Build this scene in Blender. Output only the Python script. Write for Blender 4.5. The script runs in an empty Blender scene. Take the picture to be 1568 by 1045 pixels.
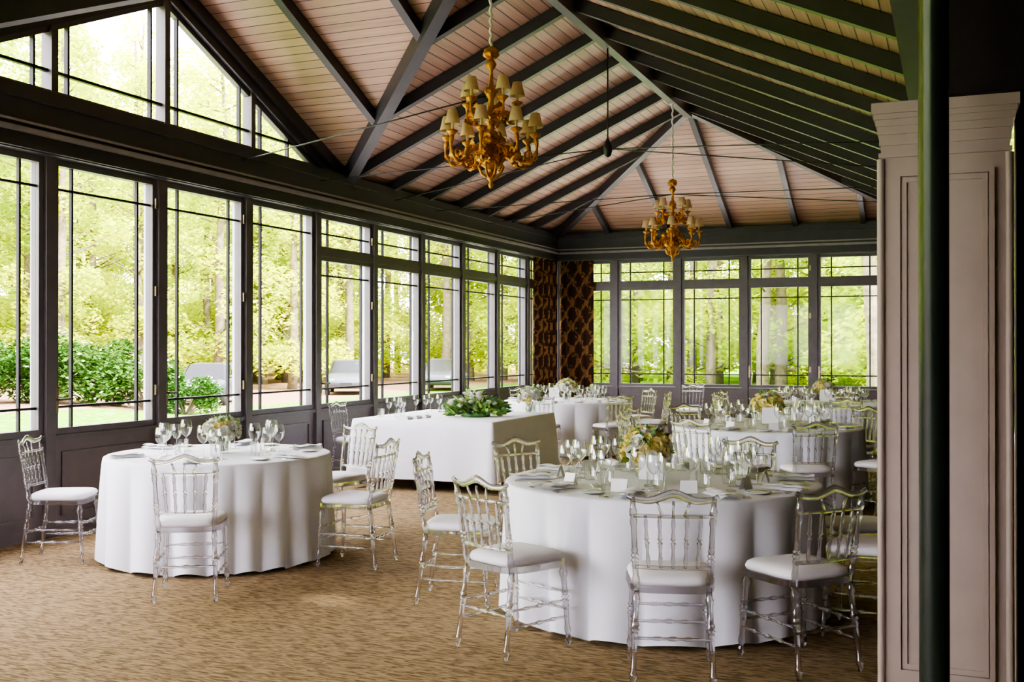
import bpy, bmesh, math, random
from mathutils import Vector, Matrix
random.seed(7)
pi=math.pi; sin=math.sin; cos=math.cos
scene=bpy.context.scene
try: scene.view_settings.look='AgX - Medium High Contrast'
except Exception: pass

# ---------------------------------------------------------------- materials
def new_mat(name):
    m=bpy.data.materials.new(name); m.use_nodes=True
    nt=m.node_tree; nt.nodes.clear()
    out=nt.nodes.new('ShaderNodeOutputMaterial')
    return m,nt,out
def N(nt,t,**kw):
    n=nt.nodes.new(t)
    for k,v in kw.items():
        if k in n.inputs: n.inputs[k].default_value=v
        else: setattr(n,k,v)
    return n
def c4(c): return (c[0],c[1],c[2],1)
def math_n(nt,op,a,b=None):
    n=nt.nodes.new('ShaderNodeMath'); n.operation=op
    for i,x in enumerate((a,b)):
        if x is None: continue
        if isinstance(x,(int,float)): n.inputs[i].default_value=x
        else: nt.links.new(x,n.inputs[i])
    return n.outputs[0]
def pmat(name,col,rough=.5,metal=0,var=.15,scale=8,bump=0,bscale=60,spec=.5,sheen=0,emit=None):
    m,nt,out=new_mat(name)
    p=N(nt,'ShaderNodeBsdfPrincipled'); p.inputs['Roughness'].default_value=rough; p.inputs['Metallic'].default_value=metal
    p.inputs['Specular IOR Level'].default_value=spec
    if sheen: p.inputs['Sheen Weight'].default_value=sheen
    tc=N(nt,'ShaderNodeTexCoord'); no=N(nt,'ShaderNodeTexNoise'); no.inputs['Scale'].default_value=scale; no.inputs['Detail'].default_value=3
    nt.links.new(tc.outputs['Object'],no.inputs['Vector'])
    r=N(nt,'ShaderNodeValToRGB'); r.color_ramp.elements[0].position=.3; r.color_ramp.elements[1].position=.7
    r.color_ramp.elements[0].color=c4([x*(1-var) for x in col]); r.color_ramp.elements[1].color=c4([min(1,x*(1+var)) for x in col])
    nt.links.new(no.outputs['Fac'],r.inputs['Fac']); nt.links.new(r.outputs['Color'],p.inputs['Base Color'])
    if bump:
        n2=N(nt,'ShaderNodeTexNoise'); n2.inputs['Scale'].default_value=bscale; nt.links.new(tc.outputs['Object'],n2.inputs['Vector'])
        b=N(nt,'ShaderNodeBump'); b.inputs['Strength'].default_value=bump; b.inputs['Distance'].default_value=.01
        nt.links.new(n2.outputs['Fac'],b.inputs['Height']); nt.links.new(b.outputs['Normal'],p.inputs['Normal'])
    nt.links.new(p.outputs[0],out.inputs['Surface'])
    return m
def thin_glass(name,tint=(1,1,1),refl=.5,base=.03,edge=None):
    m,nt,out=new_mat(name)
    t=N(nt,'ShaderNodeBsdfTransparent'); t.inputs['Color'].default_value=c4(tint)
    g=N(nt,'ShaderNodeBsdfGlossy'); g.inputs['Roughness'].default_value=.03; g.inputs['Color'].default_value=(1,1,1,1)
    lw=N(nt,'ShaderNodeLayerWeight'); lw.inputs['Blend'].default_value=.35
    if edge:
        r=N(nt,'ShaderNodeValToRGB'); r.color_ramp.elements[0].position=.35; r.color_ramp.elements[1].position=.95
        r.color_ramp.elements[0].color=c4(tint); r.color_ramp.elements[1].color=c4(edge)
        nt.links.new(lw.outputs['Facing'],r.inputs[0]); nt.links.new(r.outputs[0],t.inputs['Color'])
    f=math_n(nt,'MULTIPLY_ADD',lw.outputs['Facing'],refl); 
    f.node.inputs[2].default_value=base
    mx=N(nt,'ShaderNodeMixShader'); nt.links.new(f,mx.inputs[0]); nt.links.new(t.outputs[0],mx.inputs[1]); nt.links.new(g.outputs[0],mx.inputs[2])
    nt.links.new(mx.outputs[0],out.inputs['Surface']); return m
def acrylic(name):
    m,nt,out=new_mat(name)
    t=N(nt,'ShaderNodeBsdfTransparent'); t.inputs['Color'].default_value=(.98,.98,1,1)
    g=N(nt,'ShaderNodeBsdfGlass'); g.inputs['Roughness'].default_value=.0; g.inputs['IOR'].default_value=1.49
    g.inputs['Color'].default_value=(.97,.96,1,1)
    mx=N(nt,'ShaderNodeMixShader'); mx.inputs[0].default_value=.66
    nt.links.new(t.outputs[0],mx.inputs[1]); nt.links.new(g.outputs[0],mx.inputs[2])
    gl=N(nt,'ShaderNodeBsdfGlossy'); gl.inputs['Roughness'].default_value=.03; gl.inputs['Color'].default_value=(1,.97,1,1)
    m2=N(nt,'ShaderNodeMixShader'); m2.inputs[0].default_value=.07
    nt.links.new(mx.outputs[0],m2.inputs[1]); nt.links.new(gl.outputs[0],m2.inputs[2])
    nt.links.new(m2.outputs[0],out.inputs['Surface']); return m

M_beam=pmat('charcoal_paint',(.031,.029,.033),.42,var=.12,spec=.45)
M_frame=pmat('dark_taupe_frame',(.076,.064,.066),.45,var=.12)
M_muntin=pmat('black_muntin',(.018,.017,.018),.5,var=.1,spec=.25)
M_wainscot=pmat('taupe_wainscot',(.092,.073,.074),.45,var=.1)
M_reveal=pmat('daylit_reveal',(.50,.53,.58),.5,var=.05)  # daylight falling on the outer jambs, put into a paler bluish colour
M_rail=pmat('grey_rail',(.26,.235,.235),.35,var=.1)
M_glass=thin_glass('window_glass',(.98,.99,.985),.08,.006)
M_wine=thin_glass('drinking_glass',(.98,.99,.99),.75,.07,edge=(.30,.33,.33))
M_acr=acrylic('clear_acrylic')
M_cush=pmat('white_cushion',(.84,.82,.87),.75,var=.02)
M_cloth=pmat('white_tablecloth',(.85,.86,.93),.9,var=.015,bump=.1,bscale=200,spec=.2)
M_napkin=pmat('napkin_linen',(.86,.86,.90),.85,var=.03)
M_plate=pmat('white_china',(.85,.85,.84),.15,var=.01)
M_gold=pmat('gilt_wood',(.52,.21,.022),.36,.65,var=.35,scale=25,bump=.5,bscale=60)
M_shade=pmat('parchment_shade',(.68,.48,.30),.8,var=.08)
M_cord=pmat('ivory_cord',(.72,.70,.70),.8)
M_card=pmat('white_card',(.90,.90,.90),.6,var=.02)
M_silver=pmat('silver_cutlery',(.6,.6,.58),.2,1.0,var=.05)
M_petalY=pmat('cream_petal',(.86,.74,.28),.7,var=.2)
M_petalW=pmat('white_petal',(.88,.87,.78),.7,var=.08)
M_leafd=pmat('bouquet_leaf',(.06,.16,.04),.55,var=.4)
M_leafm=pmat('bouquet_green',(.22,.36,.06),.6,var=.4)
M_cream=pmat('cream_paint',(.37,.295,.245),.5,var=.04)
M_col=pmat('dark_green_iron',(.016,.024,.017),.25,.2,var=.1)
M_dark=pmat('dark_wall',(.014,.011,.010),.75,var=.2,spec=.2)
M_back=pmat('taupe_wall',(.36,.31,.28),.7,var=.05)
M_black=pmat('black_metal',(.02,.02,.021),.4,.4)
M_brass=pmat('door_brass',(.25,.2,.12),.35,.9)
M_carb=pmat('grey_car_paint',(.05,.06,.08),.3,.0,var=.03)
M_carg=pmat('car_glass',(.004,.005,.008),.15,.0,spec=.2)
M_tyre=pmat('tyre_rubber',(.008,.008,.008),.8)
M_trunk=pmat('tree_bark',(.15,.12,.075),.9,var=.4,scale=6,bump=.6,bscale=12)
M_bounce=pmat('pale_bounce_stone',(.60,.55,.50),.8,var=.1,scale=3)

def leaf_mat(name,a,b,tr=.5):
    m,nt,out=new_mat(name)
    oi=N(nt,'ShaderNodeObjectInfo'); tc=N(nt,'ShaderNodeTexCoord')
    no=N(nt,'ShaderNodeTexNoise'); no.inputs['Scale'].default_value=.9; nt.links.new(tc.outputs['Object'],no.inputs['Vector'])
    s=math_n(nt,'MULTIPLY_ADD',oi.outputs['Random'],.4); nt.links.new(no.outputs['Fac'],s.node.inputs[2])
    r=N(nt,'ShaderNodeValToRGB'); r.color_ramp.elements[0].position=.4;r.color_ramp.elements[1].position=.95
    r.color_ramp.elements[0].color=c4(a); r.color_ramp.elements[1].color=c4(b)
    nt.links.new(s,r.inputs['Fac'])
    d=N(nt,'ShaderNodeBsdfDiffuse'); t=N(nt,'ShaderNodeBsdfTranslucent')
    nt.links.new(r.outputs[0],d.inputs[0]); nt.links.new(r.outputs[0],t.inputs[0])
    mx=N(nt,'ShaderNodeMixShader'); mx.inputs[0].default_value=tr
    nt.links.new(d.outputs[0],mx.inputs[1]); nt.links.new(t.outputs[0],mx.inputs[2]); nt.links.new(mx.outputs[0],out.inputs['Surface'])
    return m
M_leaf=leaf_mat('spring_leaves',(.30,.43,.003),(.68,.74,.012))
M_rhodo=leaf_mat('rhododendron_leaves',(.025,.075,.012),(.07,.14,.025),.2)

def carpet():
    m,nt,out=new_mat('tan_carpet')
    p=N(nt,'ShaderNodeBsdfPrincipled'); p.inputs['Roughness'].default_value=.95; p.inputs['Specular IOR Level'].default_value=.12
    tc=N(nt,'ShaderNodeTexCoord')
    mp=N(nt,'ShaderNodeMapping'); mp.inputs['Rotation'].default_value=(0,0,math.radians(-38)); mp.inputs['Scale'].default_value=(12,68,1)
    nt.links.new(tc.outputs['Object'],mp.inputs['Vector'])
    no=N(nt,'ShaderNodeTexNoise'); no.inputs['Scale'].default_value=1; no.inputs['Detail'].default_value=2; no.inputs['Distortion'].default_value=.9
    nt.links.new(mp.outputs[0],no.inputs['Vector'])
    r=N(nt,'ShaderNodeValToRGB'); e=r.color_ramp.elements
    e[0].position=.37; e[0].color=(.125,.082,.038,1); e[1].position=.60; e[1].color=(.345,.245,.130,1)
    nt.links.new(no.outputs['Fac'],r.inputs['Fac'])
    nt.links.new(r.outputs[0],p.inputs['Base Color'])
    b=N(nt,'ShaderNodeBump'); b.inputs['Strength'].default_value=.3; b.inputs['Distance'].default_value=.01
    nt.links.new(no.outputs['Fac'],b.inputs['Height']); nt.links.new(b.outputs[0],p.inputs['Normal'])
    nt.links.new(p.outputs[0],out.inputs['Surface']); return m
M_carpet=carpet()

def boards():
    m,nt,out=new_mat('ceiling_boards')
    p=N(nt,'ShaderNodeBsdfPrincipled'); p.inputs['Roughness'].default_value=.5
    uv=N(nt,'ShaderNodeUVMap'); sp=N(nt,'ShaderNodeSeparateXYZ'); nt.links.new(uv.outputs[0],sp.inputs[0])
    v=math_n(nt,'MULTIPLY',sp.outputs['Y'],8.5)
    fr=math_n(nt,'FRACT',v); fl=math_n(nt,'FLOOR',v)
    groove=math_n(nt,'LESS_THAN',fr,.09)
    wn=N(nt,'ShaderNodeTexWhiteNoise',noise_dimensions='1D'); nt.links.new(fl,wn.inputs['W'])
    cb=N(nt,'ShaderNodeCombineXYZ')
    nt.links.new(math_n(nt,'MULTIPLY',sp.outputs['X'],1.2),cb.inputs[0]); nt.links.new(math_n(nt,'MULTIPLY',v,3.0),cb.inputs[1]); nt.links.new(fl,cb.inputs[2])
    no=N(nt,'ShaderNodeTexNoise'); no.inputs['Scale'].default_value=1.5; no.inputs['Detail'].default_value=4; nt.links.new(cb.outputs[0],no.inputs['Vector'])
    f=math_n(nt,'MULTIPLY_ADD',wn.outputs['Value'],.35); nt.links.new(math_n(nt,'MULTIPLY',no.outputs['Fac'],.9),f.node.inputs[2])
    r=N(nt,'ShaderNodeValToRGB'); e=r.color_ramp.elements
    e[0].position=.25; e[0].color=(.29,.168,.112,1); e[1].position=.95; e[1].color=(.53,.34,.240,1)
    nt.links.new(f,r.inputs['Fac'])
    mx=N(nt,'ShaderNodeMix',data_type='RGBA'); nt.links.new(groove,mx.inputs[0]); nt.links.new(r.outputs[0],mx.inputs[6]); mx.inputs[7].default_value=(.05,.028,.022,1)
    nt.links.new(mx.outputs[2],p.inputs['Base Color'])
    nt.links.new(p.outputs[0],out.inputs['Surface']); return m
M_boards=boards()

def curtain_mat():
    m,nt,out=new_mat('ikat_curtain')
    uv=N(nt,'ShaderNodeUVMap'); 
    no=N(nt,'ShaderNodeTexNoise'); no.inputs['Scale'].default_value=14; nt.links.new(uv.outputs[0],no.inputs['Vector'])
    sp=N(nt,'ShaderNodeSeparateXYZ'); nt.links.new(uv.outputs[0],sp.inputs[0])
    u=math_n(nt,'MULTIPLY',sp.outputs['X'],15); v=math_n(nt,'MULTIPLY',sp.outputs['Y'],15)
    nd=math_n(nt,'MULTIPLY',no.outputs['Fac'],3.6)
    a=math_n(nt,'SINE',math_n(nt,'ADD',u,nd)); b=math_n(nt,'SINE',math_n(nt,'ADD',v,nd))
    f=math_n(nt,'ABSOLUTE',math_n(nt,'ADD',a,b))
    r=N(nt,'ShaderNodeValToRGB'); e=r.color_ramp.elements
    e[0].position=.15; e[0].color=(.21,.105,.045,1); e[1].position=.62; e[1].color=(.036,.020,.014,1)
    nt.links.new(f,r.inputs['Fac'])
    d=N(nt,'ShaderNodeBsdfDiffuse'); t=N(nt,'ShaderNodeBsdfTranslucent')
    nt.links.new(r.outputs[0],d.inputs[0]); nt.links.new(r.outputs[0],t.inputs[0])
    mx=N(nt,'ShaderNodeMixShader'); mx.inputs[0].default_value=.05
    nt.links.new(d.outputs[0],mx.inputs[1]); nt.links.new(t.outputs[0],mx.inputs[2]); nt.links.new(mx.outputs[0],out.inputs['Surface'])
    return m
M_curt=curtain_mat()

def grass_mat():
    m,nt,out=new_mat('lawn')
    p=N(nt,'ShaderNodeBsdfDiffuse')
    tc=N(nt,'ShaderNodeTexCoord')
    n1=N(nt,'ShaderNodeTexNoise'); n1.inputs['Scale'].default_value=.12; nt.links.new(tc.outputs['Object'],n1.inputs['Vector'])
    n2=N(nt,'ShaderNodeTexNoise'); n2.inputs['Scale'].default_value=6; nt.links.new(tc.outputs['Object'],n2.inputs['Vector'])
    r=N(nt,'ShaderNodeValToRGB'); e=r.color_ramp.elements
    e[0].position=.3;e[0].color=(.07,.17,.008,1);e[1].position=.64;e[1].color=(.15,.30,.018,1)
    x=e.new(.72); x.color=(.45,.45,.36,1)
    nt.links.new(n2.outputs['Fac'],r.inputs['Fac'])
    sp=N(nt,'ShaderNodeSeparateXYZ'); nt.links.new(tc.outputs['Object'],sp.inputs[0])
    far=math_n(nt,'LESS_THAN',math_n(nt,'ADD',sp.outputs['X'],math_n(nt,'MULTIPLY',n1.outputs['Fac'],3)),-20.5)
    mx=N(nt,'ShaderNodeMix',data_type='RGBA'); nt.links.new(far,mx.inputs[0]); nt.links.new(r.outputs[0],mx.inputs[6]); mx.inputs[7].default_value=(.26,.16,.105,1)
    nt.links.new(mx.outputs[2],p.inputs['Color'])
    nt.links.new(p.outputs[0],out.inputs['Surface']); return m
M_grass=grass_mat()

# ---------------------------------------------------------------- mesh builder
class MB:
    def __init__(s): s.v=[];s.f=[];s.m=[];s.s=[];s.uv=None
    def add(s,vs,fs,mi=0,sm=False,M=None):
        o=len(s.v)
        if M is not None: vs=[M@Vector(v) for v in vs]
        s.v.extend([tuple(v) for v in vs])
        for f in fs: s.f.append(tuple(i+o for i in f)); s.m.append(mi); s.s.append(sm)
    def box(s,x0,x1,y0,y1,z0,z1,mi=0,M=None):
        if x0>x1:x0,x1=x1,x0
        if y0>y1:y0,y1=y1,y0
        if z0>z1:z0,z1=z1,z0
        vs=[(x0,y0,z0),(x1,y0,z0),(x1,y1,z0),(x0,y1,z0),(x0,y0,z1),(x1,y0,z1),(x1,y1,z1),(x0,y1,z1)]
        fs=[(0,3,2,1),(4,5,6,7),(0,1,5,4),(1,2,6,5),(2,3,7,6),(3,0,4,7)]
        s.add(vs,fs,mi,False,M)
    def beam(s,p0,p1,w,h,mi=0):
        p0=Vector(p0);p1=Vector(p1); d=p1-p0; sd=Vector((-d.y,d.x,0)).normalized()*(w/2); dn=Vector((0,0,-h))
        vs=[p0-sd+dn,p0+sd+dn,p1+sd+dn,p1-sd+dn,p0-sd,p0+sd,p1+sd,p1-sd]
        fs=[(0,1,2,3),(4,7,6,5),(0,4,5,1),(1,5,6,2),(2,6,7,3),(3,7,4,0)]
        s.add(vs,fs,mi)
    def lathe(s,prof,seg=12,mi=0,M=None,sm=True,capb=False,capt=False):
        vs=[];fs=[]
        for r,z in prof:
            for i in range(seg):
                a=2*pi*i/seg; vs.append((r*cos(a),r*sin(a),z))
        for j in range(len(prof)-1):
            for i in range(seg):
                k=(i+1)%seg; fs.append((j*seg+i,j*seg+k,(j+1)*seg+k,(j+1)*seg+i))
        if capb: fs.append(tuple(reversed(range(seg))))
        if capt: fs.append(tuple((len(prof)-1)*seg+i for i in range(seg)))
        s.add(vs,fs,mi,sm,M)
    def tube(s,pts,rad,seg=8,mi=0,M=None,flat=1.0):
        pts=[Vector(p) for p in pts]; n=len(pts)
        if isinstance(rad,(int,float)): rad=[rad]*n
        vs=[];fs=[]; ref=None
        for j,p in enumerate(pts):
            t=(pts[min(j+1,n-1)]-pts[max(j-1,0)])
            if t.length<1e-9: t=Vector((0,0,1))
            t.normalize()
            if ref is None:
                ref=Vector((0,1,0)) if abs(t.y)<.9 else Vector((1,0,0))
            a=ref-t*ref.dot(t)
            if a.length<1e-6: a=Vector((1,0,0))-t*t.x
            a.normalize(); ref=a; b=t.cross(a)
            for i in range(seg):
                an=2*pi*i/seg; vs.append(p+a*(cos(an)*rad[j]*flat)+b*(sin(an)*rad[j]))
        for j in range(n-1):
            for i in range(seg):
                k=(i+1)%seg; fs.append((j*seg+i,j*seg+k,(j+1)*seg+k,(j+1)*seg+i))
        fs.append(tuple(reversed(range(seg)))); fs.append(tuple((n-1)*seg+i for i in range(seg)))
        s.add(vs,fs,mi,True,M)
    def turned(s,p0,p1,r,rings,seg=8,mi=0,taper=1.0):
        p0=Vector(p0);p1=Vector(p1);L=(p1-p0).length
        ts=[(0,1),(1,taper)]
        for t,k in rings:
            w=.010/L
            ts+= [(t-2.2*w,0),(t-w,k),(t+w,k),(t+2.2*w,0)]
        ts.sort(); P=[];R=[]
        for t,k in ts:
            t=min(1,max(0,t)); base=r*(1+(taper-1)*t)
            P.append(p0.lerp(p1,t)); R.append(base if k in(0,1) or t in(0,1) else base*k)
        Q=[P[0]];S=[R[0]]
        for a,b in zip(P[1:],R[1:]):
            if (a-Q[-1]).length>1e-4: Q.append(a);S.append(b)
        s.tube(Q,S,seg,mi)
    def mesh(s,name,mats,fixn=True):
        me=bpy.data.meshes.new(name); me.from_pydata(s.v,[],s.f)
        for m in mats: me.materials.append(m)
        me.polygons.foreach_set('material_index',s.m); me.polygons.foreach_set('use_smooth',s.s)
        if s.uv:
            ul=me.uv_layers.new(name='UVMap')
            for i,u in enumerate(s.uv): ul.data[i].uv=u
        if fixn:
            bm=bmesh.new(); bm.from_mesh(me); bmesh.ops.recalc_face_normals(bm,faces=bm.faces); bm.to_mesh(me); bm.free()
        me.update(); return me
    def obj(s,name,mats,loc=(0,0,0),rz=0,fixn=True,parent=None):
        o=bpy.data.objects.new(name,s.mesh(name,mats,fixn)); scene.collection.objects.link(o)
        o.location=loc; o.rotation_euler=(0,0,rz)
        if parent: o.parent=parent
        return o
def inst(name,me,loc,rz=0,sc=1):
    o=bpy.data.objects.new(name,me); scene.collection.objects.link(o); o.location=loc; o.rotation_euler=(0,0,rz)
    o.scale=(sc,sc,sc) if isinstance(sc,(int,float)) else sc
    return o

# ---------------------------------------------------------------- room constants
XL=-6.78; XR=-.28; XM=-3.53; YF=18.55; YB=-3.0; YA=15.30; YD=8.0; HW=3.25
ZE=3.60; ZR=5.05; SL=(ZR-ZE)/HW
def P(S,u,d,z):
    if S=='L': return (XL-d,u,z)
    if S=='F': return (u,YF+d,z)
    if S=='B': return (u,YB-d,z)
def wb(mb,S,u0,u1,d0,d1,z0,z1,mi=0):
    a=P(S,u0,d0,z0); b=P(S,u1,d1,z1); mb.box(a[0],b[0],a[1],b[1],a[2],b[2],mi)

mb=MB(); mb.box(XL-.1,3.2,YB-.1,YF+.1,-.12,0); mb.obj('floor',[M_carpet])

def light(mb,S,u0,u1,z0,z1,hb=None,ht=None,mw=.17):
    st=.05
    wb(mb,S,u0,u0+st,-.03,.05,z0,z1); wb(mb,S,u1-st,u1,-.03,.05,z0,z1)
    wb(mb,S,u0+st,u1-st,-.03,.05,z0,z0+st); wb(mb,S,u0+st,u1-st,-.03,.05,z1-st,z1)
    a,b=u0+st,u1-st; c,d=z0+st,z1-st; t=.010
    for u in (a+mw,b-mw): wb(mb,S,u-t,u+t,-.010,.018,c,d,3)
    if hb: wb(mb,S,a,b,-.009,.016,c+hb-t,c+hb+t,3)
    if ht: wb(mb,S,a,b,-.009,.016,d-ht-t,d-ht+t,3)
    wb(mb,S,a,b,.004,.008,c,d,1)
def glazed_wall(S,us,tall,prefix_door):
    global wcount,dcount
    w=MB(); 
    for u in us:
        wb(w,S,u-.05,u+.05,-.06,.08,0,3.08,0)
        wb(w,S,u-.04,u+.04,.08,.125,.0,3.08,1)
    for i in range(len(us)-1):
        u0,u1=us[i]+.05,us[i+1]-.05
        wb(w,S,u0,u1,-.02,.08,0,.80,2)
        a,b=u0+.09,u1-.09
        for (x0,x1,z0,z1) in ((a,b,.16,.18),(a,b,.66,.68),(a,a+.02,.18,.66),(b-.02,b,.18,.66)):
            wb(w,S,x0,x1,-.035,-.02,z0,z1,2)
        wb(w,S,u0,u1,-.035,-.02,0,.09,2)
        wb(w,S,u0,u1,-.05,.10,.78,.82,0)
    ua,ub=us[0],us[-1]
    wb(w,S,ua,ub,-.12,.2,3.07,3.50,3)
    wb(w,S,ua,ub,-.15,-.12,3.08,3.12,3)
    wb(w,S,ua,ub,-.17,-.12,3.20,3.235,4); wb(w,S,ua,ub,-.15,-.12,3.27,3.29,4)
    wb(w,S,ua,ub,-.16,.1,3.46,3.56,3)
    if S=='L':
        wb(w,S,ua,YD-HW+.1,.0,.1,3.56,3.72,3); wb(w,S,YD+HW-.1,ub,.0,.1,3.56,3.72,3)
    else: wb(w,S,ua,ub,.0,.1,3.56,3.72,3)
    w.obj({'L':'wall_left','F':'wall_far','B':'wall_back'}[S],[M_frame,M_reveal,M_wainscot,M_beam,M_rail])
    for i in range(len(us)-1):
        u0,u1=us[i]+.052,us[i+1]-.052
        m=MB()
        if i in tall:
            light(m,S,u0,u1,.825,3.065,.17,.19)
        else:
            light(m,S,u0,u1,.825,2.58,.17,.17)
            wb(m,S,u0,u1,-.045,.05,2.58,2.645)
            light(m,S,u0,u1,2.645,3.065,.15,None)
        if i in prefix_door:
            wb(m,S,u0+.01,u0+.04,-.045,-.03,1.0,1.2,2)
            wb(m,S,u0+.015,u0+.035,-.085,-.045,1.10,1.12,2); wb(m,S,u0+.015,u0+.13,-.095,-.08,1.10,1.12,2)
            for z in (1.1,2.0,2.8): wb(m,S,u1-.03,u1+.0,-.05,-.03,z,z+.09,2)
            dcount+=1; m.obj('door_%d'%dcount,[M_frame,M_glass,M_brass,M_muntin])
        else:
            wcount+=1; m.obj('window_%d'%wcount,[M_frame,M_glass,M_brass,M_muntin])
wcount=0;dcount=0
usL=[6.617+1.317*k for k in range(-7,10)]
glazed_wall('L',usL,set(range(0,10)),{7,8,10})
usF=[-6.72,-5.60,-4.45,-3.30,-2.15,-1.0,-.22]
glazed_wall('F',usF,set(),{3,4})
usB=[-6.72,-5.5,-4.3,-3.1]  # unseen back windows, added to light the near table sides
glazed_wall('B',usB,set(range(9)),set())

# gable window in left wall
g=MB()
def ztop(y): return ZR-SL*abs(y-YD)
for y in (6.65,8.0,9.32): g.box(XL-.05,XL+.06,y-.035,y+.035,3.55,ztop(y)-.2,0)
for sgn in (-1,1):
    g.beam((XL,YD,ZR-.0),(XL,YD+sgn*HW,ZE-.0),.16,.30,2)
    g.beam((XL+.11,YD,ZR-.16),(XL+.11,YD+sgn*HW,ZE-.16),.04,.03,2)
    g.beam((XL,YD,ZR-.30),(XL,YD+sgn*2.6,ZR-.30-2.6*SL),.06,.05,0)
g.box(XL-.05,XL+.05,5.5,10.5,3.55,3.61,0)
g.box(XL-.015,XL+.025,5.75,10.25,3.76,3.785,3)
for y in (6.83,7.82,8.18,9.14,9.50,6.47,5.95,10.0): g.box(XL-.015,XL+.025,y-.011,y+.011,3.6,ztop(y)-.28,3)
g.add([(XL+.01,YD-2.8,3.55),(XL+.01,YD+2.8,3.55),(XL+.01,YD,ZR-.25)],[(0,1,2)],1)
g.obj('window_gable',[M_frame,M_glass,M_beam,M_muntin],fixn=False)

# ---------------------------------------------------------------- roof boards
r=MB(); r.uv=[]
def rp(pts,axis):
    o=len(r.v); r.v.extend(pts); r.f.append(tuple(range(o,o+len(pts)))); r.m.append(0); r.s.append(False)
    for p in pts:
        sl=math.sqrt(1+SL*SL)
        if axis=='y': r.uv.append((p[1],p[0]*sl))
        else: r.uv.append((p[0],p[1]*sl))
rp([(XL,YB,ZE),(XL,YD-HW,ZE),(XM,YD,ZR),(XM,YB,ZR)],'y')
rp([(XL,YD+HW,ZE),(XL,YF,ZE),(XM,YA,ZR),(XM,YD,ZR)],'y')
rp([(XL,YD,ZR),(XL,YD+HW,ZE),(XM,YD,ZR)],'x')
rp([(XL,YD,ZR),(XL,YD-HW,ZE),(XM,YD,ZR)],'x')
rp([(XR,YB,ZE),(XR,YF,ZE),(XM,YA,ZR),(XM,YB,ZR)],'y')
rp([(XL,YF,ZE),(XR,YF,ZE),(XM,YA,ZR)],'x')
r.obj('ceiling',[M_boards],fixn=False)

b=MB(); e=.01; W=.08; H=.13
def zmain(x): return ZE+SL*(x-XL) if x<XM else ZE+SL*(XR-x)
y=-2.8
ys=[]
while y<18.3: ys.append(y); y+=1.0
for y in ys:
    x0=XL; x1=XM
    if YD<y<YD+HW: x0=XL+(YD+HW-y)
    if YD-HW<y<=YD: x0=XL+(y-(YD-HW))
    if y>YA: x1=XL+(YF-y)
    if x1-x0>.15: b.beam((x0,y,zmain(x0)-e),(x1,y,zmain(x1)-e),W,H)
    xx=XM if y<=YA else XR-(YF-y)
    if XR-xx>.15: b.beam((xx,y,zmain(xx)-e),(XR,y,ZE-e),W,H)
for x in (-5.70,-4.62,-3.53,-2.44,-1.36):
    t=min(x-XL,XR-x); b.beam((x,YF,ZE-e),(x,YF-t,ZE+SL*t-e),W,H)
for x in (-5.78,-4.66):
    for sg in (-1,1):
        yv=YD+sg*(HW-(x-XL)); b.beam((x,YD,ZR-e),(x,yv,ztop(yv)-e),W,H)
b.beam((XL,YD+HW,ZE),(XM,YD,ZR),.12,.19); b.beam((XL,YD-HW,ZE),(XM,YD,ZR),.12,.19)
b.beam((XL,YF,ZE),(XM,YA,ZR),.11,.17); b.beam((XR,YF,ZE),(XM,YA,ZR),.11,.17)
b.beam((XM,YB,ZR),(XM,YA,ZR),.10,.22); b.beam((XL,YD,ZR),(XM,YD,ZR),.12,.22)
b.box(XR-.03,XR+.14,YB,YF,3.36,ZE)
b.box(XR+.14,0,4.62,YF,3.36,ZE)
b.box(XR-.05,XR-.03,YB,YF,3.50,3.55)
b.obj('roof_rafters',[M_beam])

# tie rods
t=MB()
for y,z in ((8.15,3.62),(11.39,3.72),(14.35,3.60)):
    t.tube([(XL+.1,y+.9,3.42),(XM,y,z)],.0065,6)
    if y>9:
        t.tube([(XR,y+.9,3.42),(XM,y,z)],.0065,6)
        t.tube([(XL+.1,y-.9,3.42),(XM,y,z)],.0065,6); t.tube([(XR,y-.9,3.42),(XM,y,z)],.0065,6)
t.tube([(XM,11.39,3.72),(XM,11.39,4.9)],.009,6)
t.lathe([(.0,3.62),(.035,3.64),(.05,3.69),(.05,3.74),(.03,3.79),(.012,3.84)],12,0,Matrix.Translation((XM,11.39,0)))
t.obj('roof_tie_rods',[M_black])

# ---------------------------------------------------------------- right side
w=MB()
w.box(-.04,.06,4.62,YF+.1,0,3.6); w.obj('wall_right',[M_dark])
w=MB()
w.box(.21,3.0,4.30,4.45,0,3.05); w.box(-.12,3.0,4.26,4.5,2.47,3.6); w.box(-.14,-.09,YB,4.3,3.05,3.6)
w.box(3.0,3.1,YB,4.45,0,3.1)
w.obj('wall_side_room',[M_dark])
w=MB(); w.box(-.14,3.1,YB,4.45,3.05,3.12); w.obj('ceiling_side_room',[M_dark])
w=MB()
w.box(-3.05,3.1,YB-.1,YB,0,3.6,0); w.add([(XL,YB,3.5),(XR,YB,3.5),(XR,YB,ZE),(XM,YB,ZR),(XL,YB,ZE)],[(0,1,2,3,4)],0)
w.obj('wall_back_gable',[M_back],fixn=False)
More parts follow.
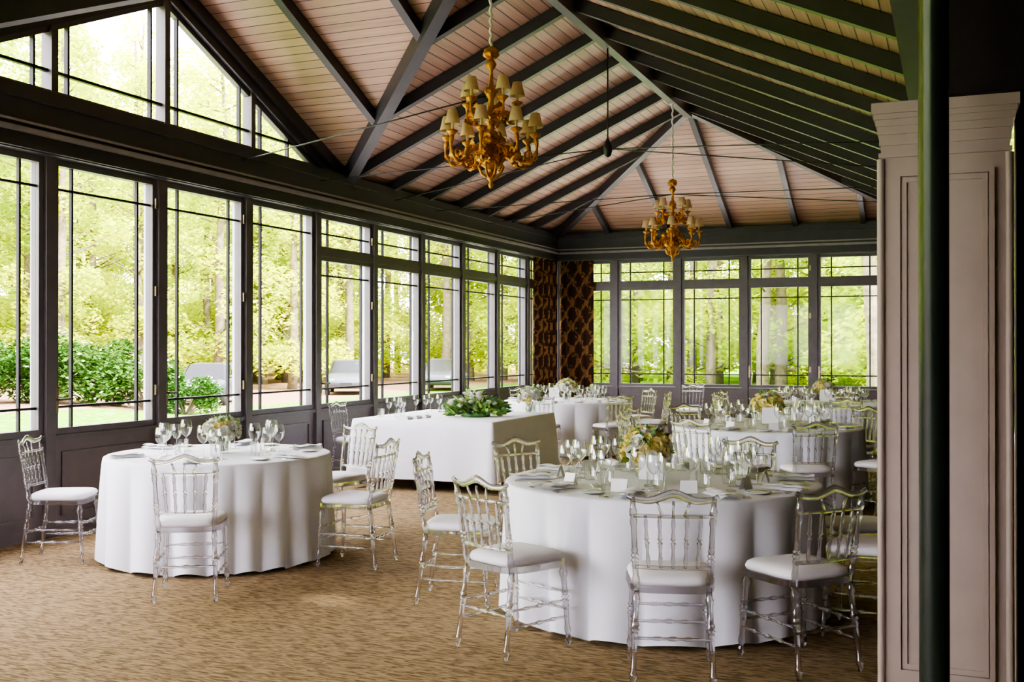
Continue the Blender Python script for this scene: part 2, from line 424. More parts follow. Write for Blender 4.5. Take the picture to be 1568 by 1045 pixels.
# pillar
p=MB(); x0,x1,y0,y1=-.25,.185,4.22,4.60
p.box(x0,x1,y0,y1,0,2.30)
def ring(o,z0,z1): p.box(x0-o,x1+o,y0-o,y1+o,z0,z1)
ring(.030,0,.20); ring(.018,.20,.235); 
ring(.008,2.245,2.262); ring(.006,2.29,2.33); ring(.012,2.33,2.36); ring(.018,2.36,2.385); ring(.024,2.385,2.405); ring(.032,2.405,2.445)
for xa,xb in ((x0+.05,x1-.05),):
    for o,dp in ((0,.012),(.022,.006)):
        a,bb=xa+o,xb-o; z0,z1=.34+o,2.19-o
        p.box(a,a+.018,y0-dp,y0,z0,z1); p.box(bb-.018,bb,y0-dp,y0,z0,z1)
        p.box(a+.018,bb-.018,y0-dp,y0,z1-.018,z1); p.box(a+.018,bb-.018,y0-dp,y0,z0,z0+.018)
for xe in (x0,x1):
    p.lathe([(.014,.24),(.014,2.24)],10,0,Matrix.Translation((xe,y0,0)))
o=p.obj('cream_pillar',[M_cream])
c=MB(); c.lathe([(.11,0),(.11,.03),(.075,.05),(.07,.09),(.055,.11),(.0485,.14),(.0485,2.95),(.06,2.97),(.07,3.0),(.09,3.02),(.09,3.049)],28,0,Matrix.Translation((-.062,3.866,0)),capb=True,capt=True)
c.obj('iron_column',[M_col])

# ---------------------------------------------------------------- curtains
def curtain(S,u0,u1,seed):
    rnd=random.Random(seed); m=MB(); m.uv=[]
    n=int(abs(u1-u0)/.012); nz=8; L=0; pts=[];us=[]
    ph=rnd.random()*6
    for i in range(n+1):
        u=u0+(u1-u0)*i/n; d=-.15-.040*sin(2*pi*u/.135+ph)-.015*sin(2*pi*u/.31)
        pts.append((u,d)); 
        if i: L+=math.hypot(pts[-1][0]-pts[-2][0],pts[-1][1]-pts[-2][1])
        us.append(L)
    for j in range(nz+1):
        z=.02+3.05*j/nz
        for (u,d) in pts: m.v.append(P(S,u,d,z))
    for j in range(nz):
        for i in range(n):
            a=j*(n+1)+i; m.f.append((a,a+1,a+n+2,a+n+1)); m.m.append(0); m.s.append(True)
            for ii,jj in ((i,j),(i+1,j),(i+1,j+1),(i,j+1)): m.uv.append((us[ii],3.05*jj/nz))
    m.obj('curtain',[M_curt],fixn=False)
curtain('L',17.2,18.32,1); curtain('F',-6.62,-5.98,2); curtain('F',-1.08,-.45,3)

# ---------------------------------------------------------------- chair
def make_chair():
    m=MB()
    def slab(z0,z1,ins,mi,puff=0):
        o=[];n=36
        for i in range(n):
            a=2*pi*i/n; ca,sa=cos(a),sin(a); k=5.0
            rr=(abs(ca)**k+abs(sa)**k)**(-1/k); X=rr*ca; Y=rr*sa
            wd=.205+.018*Y-ins; dp=.205-ins
            o.append((X*wd,Y*dp))
        lv=[(z0,1.0-.03 if puff else 1),(z0+(z1-z0)*.4,1.0),(z0+(z1-z0)*.75,.97 if puff else 1),(z1,.88 if puff else 1)]
        if puff: lv+=[(z1+.008,.6)]
        vs=[];fs=[]
        for z,s in lv:
            for x,y in o: vs.append((x*s,y*s,z))
        for j in range(len(lv)-1):
            for i in range(n):
                k2=(i+1)%n; fs.append((j*n+i,j*n+k2,(j+1)*n+k2,(j+1)*n+i))
        fs.append(tuple(reversed(range(n)))); fs.append(tuple((len(lv)-1)*n+i for i in range(n)))
        m.add(vs,fs,mi,bool(puff))
    slab(.415,.445,.0,0); slab(.447,.492,.006,1,1)
    rg=[(.08,1.5),(.2,1.35),(.52,1.3),(.58,1.6),(.64,1.3),(.9,1.4)]
    for sx in (-1,1):
        m.turned((sx*.195,.20,0),(sx*.178,.172,.415),.0115,rg,8,0,1.35)
        m.turned((sx*.182,-.235,0),(sx*.165,-.178,.42),.0125,[(.1,1.4),(.55,1.3),(.62,1.5),(.9,1.3)],8,0,1.2)
        m.turned((sx*.165,-.178,.42),(sx*.183,-.245,.855),.0140,[(.12,1.3),(.3,1.25),(.36,1.45),(.42,1.25),(.75,1.3),(.85,1.4)],8,0,.9)
        for z,yo in ((.15,0),(.235,0)):
            m.turned((sx*.187,.19,z),(sx*.177,-.205+z*.08,z),.0065,[(.25,1.5),(.5,1.7),(.75,1.5)],6,0)
    for z in (.19,.275): m.turned((-.185,.188,z),(.185,.188,z),.0065,[(.3,1.5),(.5,1.7),(.7,1.5)],6,0)
    m.turned((-.175,-.205,.21),(.175,-.205,.21),.0065,[(.3,1.5),(.5,1.7),(.7,1.5)],6,0)
    def by(z): return -.178-(z-.42)*(.067/.435)
    def arc(x,z): return by(z)-.022*(1-(x/.18)**2)
    m.tube([(x,arc(x,.535),.535) for x in [-.17+.34*i/8 for i in range(9)]],.010,8,0)
    m.tube([(x,arc(x,.775),.775) for x in [-.178+.356*i/8 for i in range(9)]],.009,8,0)
    for i in range(5):
        x=-.116+.058*i
        m.turned((x*.95,arc(x,.535),.535),(x*1.08,arc(x,.775),.775),.0078,[(.15,1.4),(.45,1.35),(.52,1.8),(.59,1.35),(.85,1.4)],6,0)
    cr=[]; rd=[]
    for i in range(17):
        s=-1+2*i/16; x=s*.205
        z=.848+.034*(1-abs(s))**.8 - (.020*sin(abs(s)*pi)**2) + (.020 if abs(s)>.93 else 0)
        cr.append((x,arc(max(-.18,min(.18,x)),.86),z)); rd.append(.020-.007*abs(s))
    m.tube(cr,rd,8,0,flat=.6)
    for i in (-1,0,1):
        m.tube([(i*.05,arc(i*.05,.775),.775),(i*.075,arc(i*.07,.85),.845)],.007,6,0)
    return m.mesh('dining_chair',[M_acr,M_cush])
chair_me=make_chair()
def chair(x,y,tx,ty,jit=0,out=0):
    dx,dy=tx-x,ty-y; L=math.hypot(dx,dy)
    inst('dining_chair',chair_me,(x-dx/L*out,y-dy/L*out,.001),math.atan2(-dx,dy)+jit)
T1=(-1.61,6.26);T2=(-5.03,6.56);T4=(-5.20,14.75);T5=(-1.72,10.87);T6=(-1.65,15.25)
for x,y,o_ in ((-2.09,5.19,.03),(-1.25,5.04,.02),(-.75,5.44,.06),(-.60,6.80,.07),(-2.76,5.98,.03),(-2.62,6.92,.06),(-1.40,7.44,.06),(-.49,6.12,.06)): chair(x,y,*T1,0,o_)
for x,y,o_ in ((-4.40,5.46,0),(-3.95,6.66,.02),(-4.70,7.63,.03)): chair(x,y,*T2,0,o_)
chair(-5.99,6.02,-4.99,6.48)
chair(-6.40,10.85,-4,10.85); chair(-4.1,17.85,-4.1,15); 
def chring(T,n,a0,R=1.24):
    for i in range(n):
        a=a0+2*pi*i/n+random.uniform(-.05,.05)
        x,y=T[0]+R*cos(a),T[1]+R*sin(a)
        x=min(x,-.46)
        chair(x,y,T[0],T[1],random.uniform(-.08,.08))
chring(T4,8,.1); chring(T5,9,.25); chring(T6,9,.1)

# ---------------------------------------------------------------- tables
def round_table(T,R,seed,mat):
    rnd=random.Random(seed); m=MB(); seg=480; n1=rnd.choice([20,22]); p1,p2,p3=[rnd.random()*6 for _ in range(3)]
    rings=[(.02,.752,0),(.5*R,.752,0),(.93*R,.752,0),(R-.012,.751,0),(R-.003,.747,0),(R+.001,.738,.0)]
    K=20
    vs=[];fs=[]
    def F(a):
        c_=abs(cos(n1*a*.5+p1+.8*sin(2*a+p3)+.5*sin(3*a+p2)))
        return (c_**.85-.72)*(.75+.25*sin(5*a+p2))
    FF=[]
    for i in range(seg):
        a=2*pi*i/seg; FF.append((F(a-.012)+2*F(a)+F(a+.012))/4)
    for r_,z,_ in rings:
        for i in range(seg):
            a=2*pi*i/seg; vs.append((r_*cos(a),r_*sin(a),z))
    for k in range(1,K+1):
        t=k/K
        for i in range(seg):
            a=2*pi*i/seg; f=FF[i]
            rr=R+.002+t*.026+(t**.6)*.118*f
            z=.738-t*(.712-.05*f)
            aa=a+.03*t*sin(5*a+p3)
            vs.append((rr*cos(aa),rr*sin(aa),z))
    nr=len(rings)+K
    for j in range(nr-1):
        for i in range(seg):
            k=(i+1)%seg; fs.append((j*seg+i,(j+1)*seg+i,(j+1)*seg+k,j*seg+k))
    fs.append(tuple(range(seg)))
    m.add(vs,fs,0,True)
    m.lathe([(0,.72),(R-.12,.72),(R-.12,.745),(0,.745)],32,1)
    for sx in (-1,1):
        for sy in (-1,1): m.tube([(sx*.45,sy*.4,.0),(sx*.42,sy*.35,.72)],.014,8,2)
    return m.obj('round_banquet_table',[mat,M_back,M_black],(T[0],T[1],0),0,fixn=False)
round_table(T1,.925,1,M_cloth); round_table(T2,.81,2,M_cloth); round_table(T4,.90,3,M_cloth); round_table(T5,.925,4,M_cloth); round_table(T6,.925,5,M_cloth)

def rect_table():
    x0,x1,y0,y1=-6.06,-4.40,10.2,12.05; cx,cy=(x0+x1)/2,(y0+y1)/2; hx,hy=(x1-x0)/2,(y1-y0)/2
    m=MB(); per=[]; n=60
    def side(a,b,nrm):
        for i in range(n):
            t=i/n; per.append((a[0]+(b[0]-a[0])*t,a[1]+(b[1]-a[1])*t,nrm,t))
    C=[(hx,-hy),(hx,hy),(-hx,hy),(-hx,-hy)]; NN=[(1,0),(0,1),(-1,0),(0,-1)]
    for i in range(4): side(C[i],C[(i+1)%4],NN[i])
    L=len(per); vs=[];K=8
    for s,z in ((.9,.752),(.992,.751),(1.0,.744)):
        for x,y,nn,t in per: vs.append((x*s,y*s,z))
    for k in range(1,K+1):
        q=k/K
        for i,(x,y,nn,t) in enumerate(per):
            e_=math.exp(-min(t,1-t)*12)
            f=.010*sin(i*.32)+.006*sin(i*.13+1)+.045*e_
            d=.006+q*(.012+f)
            nx,ny=nn
            if t==0:
                j=NN.index(nn); pr=NN[(j-1)%4]; nx=(nn[0]+pr[0])*.8; ny=(nn[1]+pr[1])*.8
            vs.append((x+nx*d,y+ny*d,.744-q*.62))
    fs=[]
    for j in range(K+2):
        for i in range(L):
            k=(i+1)%L; fs.append((j*L+i,(j+1)*L+i,(j+1)*L+k,j*L+k))
    fs.append(tuple(range(L)))
    m.add(vs,fs,0,True)
    m.box(-hx+.02,hx-.02,-hy+.02,hy-.02,.72,.745,1)
    for sy in (-.62,.62):
        for sx in (-1,1):
            m.tube([(sx*.70,sy-.0,.72),(sx*.66,sy,.3),(sx*.58,sy,.12),(sx*.62,sy,.0)],.016,8,2)
            m.tube([(sx*.2,-hy+.16+(sy>0)*1.5,.72),(sx*.16,-hy+.14+(sy>0)*1.5,.15),(sx*.1,-hy+.11+(sy>0)*1.5,.0)],.015,8,2)
    m.obj('buffet_table',[M_cloth,M_back,M_black],(cx,cy,0),0,fixn=False)
rect_table()

# ---------------------------------------------------------------- tableware
GP=[(.0,.0),(.034,.0),(.034,.002),(.012,.006),(.004,.012),(.0035,.085),(.008,.093),(.024,.105),(.037,.13),(.040,.155),(.036,.185),(.032,.205)]
GS=[(.0,.002),(.030,.002),(.034,.02),(.037,.09)]
def settings(T,R,n,seed,a0=0,cards=True):
    rnd=random.Random(seed); G=MB();Nn=MB();Cu=MB();Ca=MB();Pl=MB(); z=.7535
    for i in range(n):
        a=a0+2*pi*i/n; ux,uy=cos(a),sin(a); tx,ty=-uy,ux
        def pos(r,s): return (ux*r+tx*s,uy*r+ty*s)
        for (r_,s_,sc,pr) in ((R-.44,-.02,1.08,GP),(R-.40,.06,.93,GP),(R-.37,.15,1.0,GP),(R-.50,.05,1,GS)):
            x,y=pos(r_+rnd.uniform(-.015,.015),s_+rnd.uniform(-.015,.015))
            G.lathe(pr,16,0,Matrix.Translation((x,y,z))@Matrix.Scale(sc*1.05,4))
        x,y=pos(R-.15,0); M=Matrix.Translation((x,y,z))@Matrix.Rotation(a+rnd.uniform(-.12,.12),4,'Z')
        vs=[];fs=[];nx,ny=7,5
        for lay in range(2):
            o=len(vs)
            for ii in range(nx+1):
                for jj in range(ny+1):
                    u=-.12+.24*ii/nx; v=(-.055+.11*jj/ny)*(1-.25*lay)
                    vs.append((u,v,.006+lay*.014+.018*(1-(v/.06)**2)*(.7+.3*sin(ii*1.9+i))))
            for ii in range(nx):
                for jj in range(ny):
                    q=o+ii*(ny+1)+jj; fs.append((q,q+ny+1,q+ny+2,q+1))
        Nn.add(vs,fs,0,True,M)
        x,y=pos(R-.20,-.22); Pl.lathe([(0,.002),(.045,.002),(.070,.010),(.072,.012),(.045,.006),(0,.006)],20,0,Matrix.Translation((x,y,z)))
        for s_ in (-.13,-.105,.10,.125):
            x,y=pos(R-.16,s_); M=Matrix.Translation((x,y,z))@Matrix.Rotation(a+rnd.uniform(-.05,.05),4,'Z')
            Cu.add([(-.10,-.004,.003),(.0,-.003,.005),(.0,.003,.005),(-.10,.004,.003),(.05,-.003,.004),(.05,.003,.004),(.10,-.011,.003),(.10,.011,.003),(.075,-.012,.006),(.075,.012,.006)],
                   [(0,1,2,3),(1,4,5,2),(4,8,9,5),(8,6,7,9)],0,False,M)
        if cards:
            x,y=pos(R-.33,-.10); M=Matrix.Translation((x,y,z))@Matrix.Rotation(a+pi/2+rnd.uniform(-.3,.3),4,'Z')
            Ca.add([(-.045,-.02,0),(.045,-.02,0),(.045,0,.068),(-.045,0,.068),(.045,.02,0),(-.045,.02,0)],[(0,1,2,3),(3,2,4,5)],0,False,M)
    G.obj('wine_glasses',[M_wine],(T[0],T[1],0),0,fixn=False)
    Nn.obj('napkins',[M_napkin],(T[0],T[1],0),0,fixn=False)
    Pl.obj('bread_plates',[M_plate],(T[0],T[1],0),0,fixn=False)
    Cu.obj('cutlery_set',[M_silver],(T[0],T[1],0),0,fixn=False)
    if cards: Ca.obj('place_cards',[M_card],(T[0],T[1],0),0,fixn=False)
settings(T1,.925,10,1,.35); settings(T2,.81,6,2,.9,False); settings(T4,.9,8,3,.1,False); settings(T5,.925,9,4,.25); settings(T6,.925,9,5,.1,False)
gl=MB(); rnd=random.Random(4)
for i in range(14):
    x=-5.98+.33*rnd.random(); y=10.4+1.5*rnd.random(); gl.lathe(GP if i%3 else GS,14,0,Matrix.Translation((x,y,.7535)))
gl.obj('wine_glasses',[M_wine],fixn=False)
nk=MB()
for i in range(3):
    x=-5.55+.03*i; y=10.25+.16*i
    nk.box(x,x+.14,y,y+.12,.7535,.775,0)
    nk.box(x+.01,x+.12,y+.01,y+.10,.775,.785,0)
nk.obj('folded_napkins',[M_napkin])

def flower(m,M,fr,mi):
    for L_,(np_,op) in enumerate(((5,.25),(6,.6),(7,1.0),(8,1.35))):
        for k in range(np_):
            a=2*pi*k/np_+L_*.5; ca,sa=cos(a),sin(a); h=fr*(1.1-.45*op); rr=fr*(.25+.62*op); wdt=fr*.52
            def pt(rad,s,z): return (ca*rad-sa*s,sa*rad+ca*s,z)
            m.add([pt(0,0,-fr*.4),pt(rr*.6,-wdt,h*.2),pt(rr,-wdt*.7,h*.8),pt(rr*1.12,0,h*.9),pt(rr,wdt*.7,h*.8),pt(rr*.6,wdt,h*.2)],[(0,1,2,3,4,5)],mi,False,M)
def bouquet(loc,rx,rz_,nf,vase_r,vase_h,seed,petals,leafn=90,name='flower_centerpiece'):
    rnd=random.Random(seed); m=MB()
    m.lathe([(.0,.003),(vase_r*.8,.003),(vase_r,.02),(vase_r,vase_h),(vase_r*.94,vase_h),(vase_r*.92,.02),(0,.012)],20,3)
    for i in range(10):
        a=rnd.random()*6.28; q=vase_r*.7
        m.tube([(cos(a)*q*.6,sin(a)*q*.6,.015),(cos(a+2)*q,sin(a+2)*q,vase_h+.03)],.003,5,2)
    cz=vase_h+rz_*.55
    for i in range(nf):
        u=(i+.5)/nf; ph=i*2.39996; el=math.acos(1-1.25*u)
        d=Vector((sin(el)*cos(ph),sin(el)*sin(ph),cos(el)))
        c=Vector((d.x*rx,d.y*rx,cz+d.z*rz_*.8))
        fr=rnd.uniform(.028,.042); q=d.to_track_quat('Z','Y').to_matrix().to_4x4()
        M=Matrix.Translation(c)@q
        mi=0 if rnd.random()<petals else 1
        flower(m,M,fr,mi)
        m.lathe([(.0,-.012),(fr*.6,0),(fr*.5,fr*.5),(0,fr*.65)],8,mi,M)
    for i in range(leafn):
        ph=rnd.random()*6.28; el=rnd.uniform(.2,1.9)
        d=Vector((sin(el)*cos(ph),sin(el)*sin(ph),cos(el)))
        c=Vector((d.x*rx,d.y*rx,cz+d.z*rz_*.8)); d2=(d+Vector((rnd.uniform(-.5,.5),rnd.uniform(-.5,.5),rnd.uniform(-.2,.4)))).normalized()
        L_=rnd.uniform(.05,.09); sd=d2.cross(Vector((rnd.random(),rnd.random(),rnd.random()))).normalized()*L_*.27
        c=c-d2*L_*.3
        q4=[c,c+d2*L_*.4+sd,c+d2*L_,c+d2*L_*.4-sd]
        for v_ in q4: v_.z=max(v_.z,.004)
        m.add(q4,[(0,1,2,3)],2 if rnd.random()<.45 else 4,False)
    return m.obj(name,[M_petalY,M_petalW,M_leafd,M_wine,M_leafm],loc,0,fixn=False)
bouquet((T1[0]-.10,T1[1]+.02,.7535),.135,.16,38,.06,.07,1,.7)
bouquet((T2[0]+.02,T2[1]+.0,.7535),.12,.12,28,.05,.085,2,.15)
bouquet((T4[0],T4[1],.7535),.13,.14,26,.055,.10,3,.3)
bouquet((T5[0],T5[1],.7535),.15,.17,32,.055,.08,4,.7)
bouquet((T6[0],T6[1],.7535),.14,.16,28,.055,.09,5,.6)
bouquet((-4.62,11.83,.7535),.13,.14,26,.055,.10,6,.2)
def garland():
    rnd=random.Random(9); m=MB()
    for i in range(24):
        x=rnd.uniform(-.28,.28); y=rnd.uniform(-.12,.12); z=.08+rnd.uniform(0,.20)*(1-abs(x)/.4)
        flower(m,Matrix.Translation((x,y,z+.03)),rnd.uniform(.03,.045),0)
    for i in range(560):
        a=rnd.random()*6.28; q=rnd.random()**.6; x=.34*q*cos(a); y=.16*q*sin(a); z=rnd.uniform(.02,.27)*(1-.5*q)
        d=Vector((cos(a)*.8,sin(a)*.8,rnd.uniform(-.3,.9))).normalized(); L_=rnd.uniform(.06,.11); sd=d.cross(Vector((rnd.random(),rnd.random(),rnd.random()))).normalized()*L_*.25
        c=Vector((x,y,max(z,.03)))
        tip=c+d*L_; tip.z=max(tip.z,.005)
        m.add([c,c+d*L_*.4+sd,tip,c+d*L_*.4-sd],[(0,1,2,3)],1 if rnd.random()<.45 else 2)
    m.lathe([(0,0),(.16,0),(.17,.05),(0,.05)],16,1)
    m.obj('greenery_arrangement',[M_petalW,M_leafd,M_leafm],(-4.95,11.0,.7535),.35,fixn=False)
garland()
def tcard(x,y,s=.065):
    m=MB(); m.box(-.035,.035,-.02,.02,0,.01,1); m.box(-.005,.005,-.004,.004,.01,.04,1); m.box(-s,s,-.002,.002,.04,.04+2*s,0)
    m.obj('table_number_card',[M_card,M_silver],(x,y,.7535),math.radians(6))
tcard(T1[0]+.03,T1[1]-.35,.068); tcard(T5[0]+.08,T5[1]-.30,.078); tcard(T6[0]+.06,T6[1]-.27,.08); tcard(T4[0]-.1,T4[1]-.24,.075)

# ---------------------------------------------------------------- chandelier
def chandelier():
    m=MB()
    prof=[(.0,0),(.014,.01),(.024,.035),(.012,.06),(.026,.075),(.042,.10),(.034,.13),(.018,.15),(.038,.165),(.078,.19),(.10,.225),(.085,.255),(.045,.27),(.04,.30),(.06,.33),(.075,.38),(.06,.43),(.035,.47),(.028,.52),(.055,.55),(.068,.59),(.05,.63),(.028,.66),(.022,.74),(.042,.77),(.046,.80),(.026,.83),(.018,.90),(.015,.98),(.034,1.0),(.048,1.03),(.03,1.06),(.014,1.08),(.055,1.12),(.06,1.15),(.036,1.165),(.008,1.18)]
    m.lathe(prof,16,0)
    def leafcurl(M,L,w):
        vs=[];fs=[];n=8
        for i in range(n+1):
            t=i/n; a=t*2.6; x=L*sin(a)*.55; z=L*(1-cos(a))*.4; ww=w*sin(pi*min(1,t*.9+.08))*(1+.25*cos(i*pi))
            vs+=[(x,-ww,z-.25*ww),(x,0,z+.004),(x,ww,z-.25*ww)]
        for i in range(n):
            q=i*3; fs+=[(q,q+3,q+4,q+1),(q+1,q+4,q+5,q+2)]
        m.add(vs,fs,0,True,M)
    def arm(a,r,zs,zl,zt,scale=1):
        M=Matrix.Rotation(a,4,'Z'); pts=[];rd=[]
        key=[(.03,zs),(.10,zs+.045),(.17,zs+.02),(.21,zl+.06),(r*.68,zl),(r*.86,zl-.015),(r*.98,zl+.03),(r*1.04,zl+.10),(r,zt)]
        K=[Vector((p_[0],0,p_[1])) for p_ in key]
        for i in range(len(K)-1):
            p0=K[max(i-1,0)];p1=K[i];p2=K[i+1];p3=K[min(i+2,len(K)-1)]
            for s in range(4):
                t=s/4; pts.append(.5*((2*p1)+(p2-p0)*t+(2*p0-5*p1+4*p2-p3)*t*t+(3*p1-p0-3*p2+p3)*t**3))
        pts.append(K[-1]); n=len(pts)
        for i in range(n): rd.append((.015+.006*sin(i*1.3))*scale)
        m.tube(pts,rd,8,0,M)
        def spiral(cx,cz,r0,tn,sgn,st):
            q=[];rr=[]
            for i in range(20):
                t=i/19; an=st+sgn*t*tn; ra=r0*(1-.75*t); q.append((cx+ra*cos(an),0,cz+ra*sin(an))); rr.append(.011*(1-.3*t)*scale)
            m.tube(q,rr,6,0,M)
        spiral(r*.55,zl+.055,.048,7,1,-pi/2); spiral(r*.86,zl+.05,.043,7,-1,-pi/2); spiral(.10,zs-.02,.045,7,1,0)
        for x_,z_ in ((r*.62,zl+.01),(r*.9,zl+.0),(.13,zs+.04),(r*.75,zl-.02)):
            leafcurl(M@Matrix.Translation((x_,0,z_)),.10*scale,.03); leafcurl(M@Matrix.Translation((x_,0,z_))@Matrix.Rotation(pi,4,'Z'),.08*scale,.026)
        Mc=M@Matrix.Translation((r,0,zt))
        m.lathe([(.006,-.03),(.022,-.01),(.042,.008),(.048,.022),(.034,.028),(.014,.02),(.014,.035)],12,0,Mc)
        m.lathe([(.011,.03),(.011,.10)],8,1,Mc,capt=True)
        m.lathe([(.064,.075),(.0625,.08),(.038,.19),(.036,.19),(.060,.076)],18,1,Mc)
    for i in range(8): arm(2*pi*i/8+.2,.37,.30,.22,.42)
    for i in range(5): arm(2*pi*i/5+.55,.22,.60,.56,.70,.75)
    for i in range(8):
        M=Matrix.Rotation(2*pi*i/8,4,'Z')
        leafcurl(M@Matrix.Translation((.05,0,.21)),.12,.035); leafcurl(M@Matrix.Translation((.03,0,.55)),.10,.03); leafcurl(M@Matrix.Translation((.03,0,.40)),.11,.035)
        leafcurl(M@Matrix.Translation((.015,0,1.08)),.09,.024); leafcurl(M@Matrix.Translation((.01,0,.78)),.08,.022)
        m.tube([(.07,0,.23),(.11,0,.18),(.08,0,.12),(.02,0,.09)],.010,6,0,M)
    return m
for (y,zb,sc) in ((8.15,2.84,1.0),(14.35,2.68,.96)):
    m=chandelier()
    top=(4.86-zb)/sc
    n=40; m.tube([(.008*cos(i*1.6),.008*sin(i*1.6),1.18+(top-1.18)*i/n) for i in range(n+1)],.013,6,2)
    m.lathe([(.05,top-.01),(.05,top-.03),(.02,top-.06)],12,2)
    o=m.obj('chandelier',[M_gold,M_shade,M_cord],(XM,y,zb),0,fixn=False); o.scale=(sc,sc,sc)

# ---------------------------------------------------------------- outside
def gz(x,y):
    q=-x/max(y,1.0); t=min(1,max(0,(q-.80)/.18)); t=t*t*(3-2*t)
    return -.5+.35*t
mb=MB(); nx_,ny_=90,80; vs=[];fs=[]
for j in range(ny_+1):
    for i in range(nx_+1):
        x=-100+160*i/nx_; y=-40+145*j/ny_; vs.append((x,y,gz(x,y)))
for j in range(ny_):
    for i in range(nx_):
        a=j*(nx_+1)+i; fs.append((a,a+1,a+nx_+2,a+nx_+1))
mb.add(vs,fs,0,True); mb.obj('ground',[M_grass],fixn=False)
mb=MB(); mb.box(-10.4,XL-.22,-8,22.5,-.55,-.12); mb.box(XL-.22,4,YF+.22,22.5,-.55,-.12)  # unseen pale slab, added to bounce daylight up onto the ceiling
mb.obj('added_bounce_slab',[M_bounce])

def leafset(m,centres,rads,per,size,mi,rnd,flat=.8):
    for c,r_ in zip(centres,rads):
        for _ in range(per):
            while True:
                x,y,z=rnd.uniform(-1,1),rnd.uniform(-1,1),rnd.uniform(-1,1)
                q=x*x+y*y+z*z
                if .12<q<1: break
            p=(c[0]+x*r_,c[1]+y*r_,c[2]+z*r_*flat)
            a=rnd.random()*6.28; b_=rnd.uniform(-1,1); s=size*rnd.uniform(.6,1.3)
            u=(cos(a)*s,sin(a)*s,b_*s*.6); w_=(-sin(a)*s*.5,cos(a)*s*.5,rnd.uniform(-.5,.5)*s)
            o=len(m.v)
            m.v.extend([(p[0]-u[0],p[1]-u[1],p[2]-u[2]),(p[0]+w_[0],p[1]+w_[1],p[2]+w_[2]),(p[0]+u[0],p[1]+u[1],p[2]+u[2]),(p[0]-w_[0],p[1]-w_[1],p[2]-w_[2])])
            m.f.append((o,o+1,o+2,o+3)); m.m.append(mi); m.s.append(False)
def tree(seed,bare=False):
    rnd=random.Random(seed); m=MB(); Ht=rnd.uniform(13,16); tr=rnd.uniform(.15,.22)
    pts=[(0,0,0)];x=y=0
    for i in range(1,9):
        x+=rnd.uniform(-.12,.12);y+=rnd.uniform(-.12,.12); pts.append((x,y,Ht*i/8))
    m.tube(pts,[tr*(1.15-.95*i/8) for i in range(9)],10,0)
    C=[];R=[]
    for i in range(44 if not bare else 32):
        if bare: z=rnd.uniform(4.6,Ht)
        else: z=rnd.uniform(1.2,Ht) if i<34 else rnd.uniform(.5,4.5)
        a=rnd.random()*6.28; L_=rnd.uniform(.6,2.7)*(1.1-.5*z/Ht)
        c=(cos(a)*L_,sin(a)*L_,z); C.append(c); R.append(rnd.uniform(.6,1.1))
        zi=max(.8,z-L_*.5); k=min(7,int(zi/Ht*8)); b0=pts[k]
        m.tube([(b0[0],b0[1],zi),((b0[0]+c[0])/2,(b0[1]+c[1])/2,(zi+z)/2-.1),c],[.04,.025,.01],5,0)
    leafset(m,C,R,180,.115,1,rnd)
    return m.mesh('tree',[M_trunk,M_leaf],fixn=False)
trees=[tree(s) for s in range(3)]; bare=[tree(11,True),tree(12,True)]
cars=((-24.3,31.1,5.15),(-23.9,39.9,5.2),(-21.9,45.0,5.0))
rnd=random.Random(21)
ct,st_=cos(math.radians(22.3)),sin(math.radians(22.3))
gx=-64
while gx<22:
    gy=-2
    while gy<74:
        x=gx+rnd.uniform(-1.6,1.6); y=gy+rnd.uniform(-1.6,1.6)
        dd=y*ct-x*st_; aa=(x*ct+y*st_)/max(dd,.1)
        lawn = (-.76<aa<-.25 and dd<39.5)   # open lawn wedge in front of the rhododendron bank
        near_car=any(math.hypot(x-cx_,y-cy_)<5.6 for cx_,cy_,_ in cars)
        edge = (x>-29 and x<-22) or (lawn is False and dd<46)
        if ((x<-22.5) or y>42 or (x>-4 and y>27)) and not lawn and not near_car:
            me=rnd.choice(bare) if (edge and rnd.random()<.5) else rnd.choice(trees)
            inst('tree',me,(x,y,gz(x,y)-.05),rnd.random()*6.28,rnd.uniform(.95,1.25))
        gy+=4.4
    gx+=4.4
def shrub(seed,mat,white,name):
    rnd=random.Random(seed); m=MB(); C=[];R=[]
    for i in range(16):
        a=rnd.random()*6.28;q=rnd.random()**.5; C.append((cos(a)*q*1.1,sin(a)*q*.9,rnd.uniform(.4,1.5)));R.append(.55)
        m.tube([(0,0,0),(C[-1][0]*.5,C[-1][1]*.5,C[-1][2]*.6),C[-1]],[.04,.03,.01],5,0)
    leafset(m,C,R,300,.075,1,rnd)
    if white: leafset(m,C,[r_*1.08 for r_ in R],10,.07,2,rnd)
    return m.mesh(name,[M_trunk,mat,M_petalW],fixn=False)
sh=shrub(1,M_rhodo,True,'rhododendron_bush'); sh2=shrub(2,M_rhodo,True,'rhododendron_bush')
for x,y,s in ((-30.4,21.8,1.2),(-28.6,22.6,1.1),(-26.9,23.4,1.2),(-25.2,24.1,1.05),(-23.6,24.8,1.15),(-22.2,25.6,.95),(-20.7,25.4,.7)):
    inst('rhododendron_bush',random.choice([sh,sh2]),(x,y,gz(x,y)-.02),random.random()*6,s)

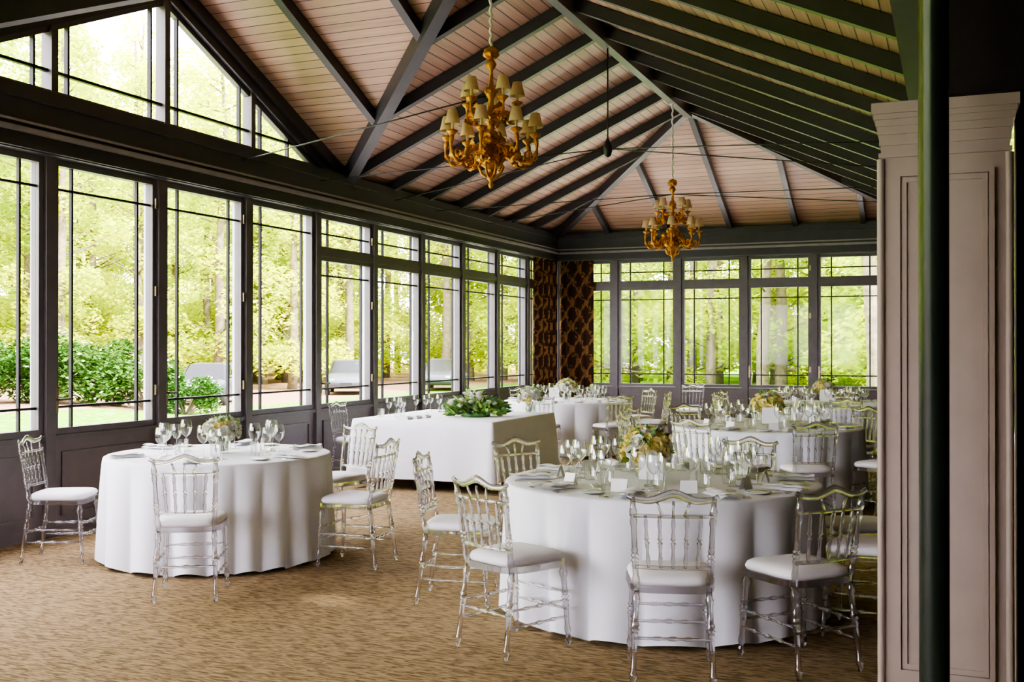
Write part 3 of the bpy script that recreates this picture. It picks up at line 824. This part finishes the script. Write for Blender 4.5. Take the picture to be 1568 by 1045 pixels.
def car_mesh():
    m=MB()
    st=[(-2.15,.45,.62,.70),(-2.05,.30,.80,.80),(-1.5,.25,.88,.87),(-.6,.22,.92,.90),(.6,.22,.92,.90),(1.2,.25,.88,.88),(1.9,.30,.74,.82),(2.12,.42,.60,.68)]
    vs=[];fs=[];K=10
    for x,zb,zt,w_ in st:
        for (yy,zz) in ((-.9,0),(-1,.25),(-1,.7),(-.93,.95),(-.7,1),(.7,1),(.93,.95),(1,.7),(1,.25),(.9,0)):
            vs.append((x,yy*w_,zb+(zt-zb)*zz))
    for j in range(len(st)-1):
        for i in range(K):
            k=(i+1)%K; fs.append((j*K+i,j*K+k,(j+1)*K+k,(j+1)*K+i))
    fs.append(tuple(range(K))); fs.append(tuple((len(st)-1)*K+i for i in range(K)))
    m.add(vs,fs,0,True)
    st=[(-1.85,.86,.86,.78),(-1.35,.86,1.34,.68),(-.5,.88,1.43,.66),(.3,.88,1.40,.66),(1.15,.84,.85,.78)]
    vs=[];K=6
    for x,zb,zt,w_ in st:
        for (yy,zz) in ((-1.12,0),(-1.0,.88),(-.85,1),(.85,1),(1.0,.88),(1.12,0)): vs.append((x,yy*w_,zb+(zt-zb)*zz))
    o=len(m.v); m.v.extend(vs)
    for j in range(len(st)-1):
        for i in range(K-1):
            m.f.append((o+j*K+i,o+j*K+i+1,o+(j+1)*K+i+1,o+(j+1)*K+i)); 
            glass=(i in(0,4)) or j in (0,3)
            m.m.append(1 if glass else 0); m.s.append(False)
    for sy in (-1,1):
        m.tube([(-.5,sy*.74,.90),(-.5,sy*.665,1.36)],.03,6,0); m.tube([(.3,sy*.74,.90),(.3,sy*.665,1.34)],.03,6,0)
        m.box(2.0,2.10,sy*.45,sy*.66,.58,.70,3); m.box(-2.12,-2.04,sy*.5,sy*.68,.62,.74,4)
        m.tube([(.75,sy*.86,.95),(.75,sy*.98,.98)],.05,6,0)
    m.box(2.08,2.14,-.25,.25,.42,.52,2)
    for x in (-1.35,1.3):
        for sy in (-1,1):
            M=Matrix.Translation((x,sy*.80,.32))@Matrix.Rotation(pi/2,4,'X')
            m.lathe([(.0,-.10),(.2,-.10),(.31,-.09),(.32,-.06),(.32,.06),(.31,.09),(.2,.10),(0,.10)],20,2,M)
            m.lathe([(0,.105),(.19,.105)],16,3,M); m.lathe([(0,-.105),(.19,-.105)],16,3,M)
    return m.mesh('parked_car',[M_carb,M_carg,M_tyre,M_silver,M_brass])
cm=car_mesh()
for x,y,a in cars: inst('parked_car',cm,(x,y,gz(x,y)),a)

# ---------------------------------------------------------------- light
wd=bpy.data.worlds.new('World'); scene.world=wd; wd.use_nodes=True
nt=wd.node_tree; bg=nt.nodes['Background']; bg.inputs[0].default_value=(1.0,.935,1.04,1); bg.inputs[1].default_value=24.5
sn=bpy.data.lights.new('sun','SUN'); sn.energy=38; sn.angle=math.radians(3); sn.color=(1,.96,.86)
so=bpy.data.objects.new('sun',sn); scene.collection.objects.link(so)
so.rotation_euler=Vector((-.72,.22,-.70)).to_track_quat('-Z','Y').to_euler()

# ---------------------------------------------------------------- camera
cd=bpy.data.cameras.new('camera'); cam=bpy.data.objects.new('camera',cd); scene.collection.objects.link(cam)
cd.sensor_width=36; cd.lens=36*1650/1568; cd.clip_start=.05; cd.clip_end=300
cam.location=(0,0,1.55); cam.rotation_euler=(math.radians(90+.23),0,math.radians(22.3))
scene.camera=cam
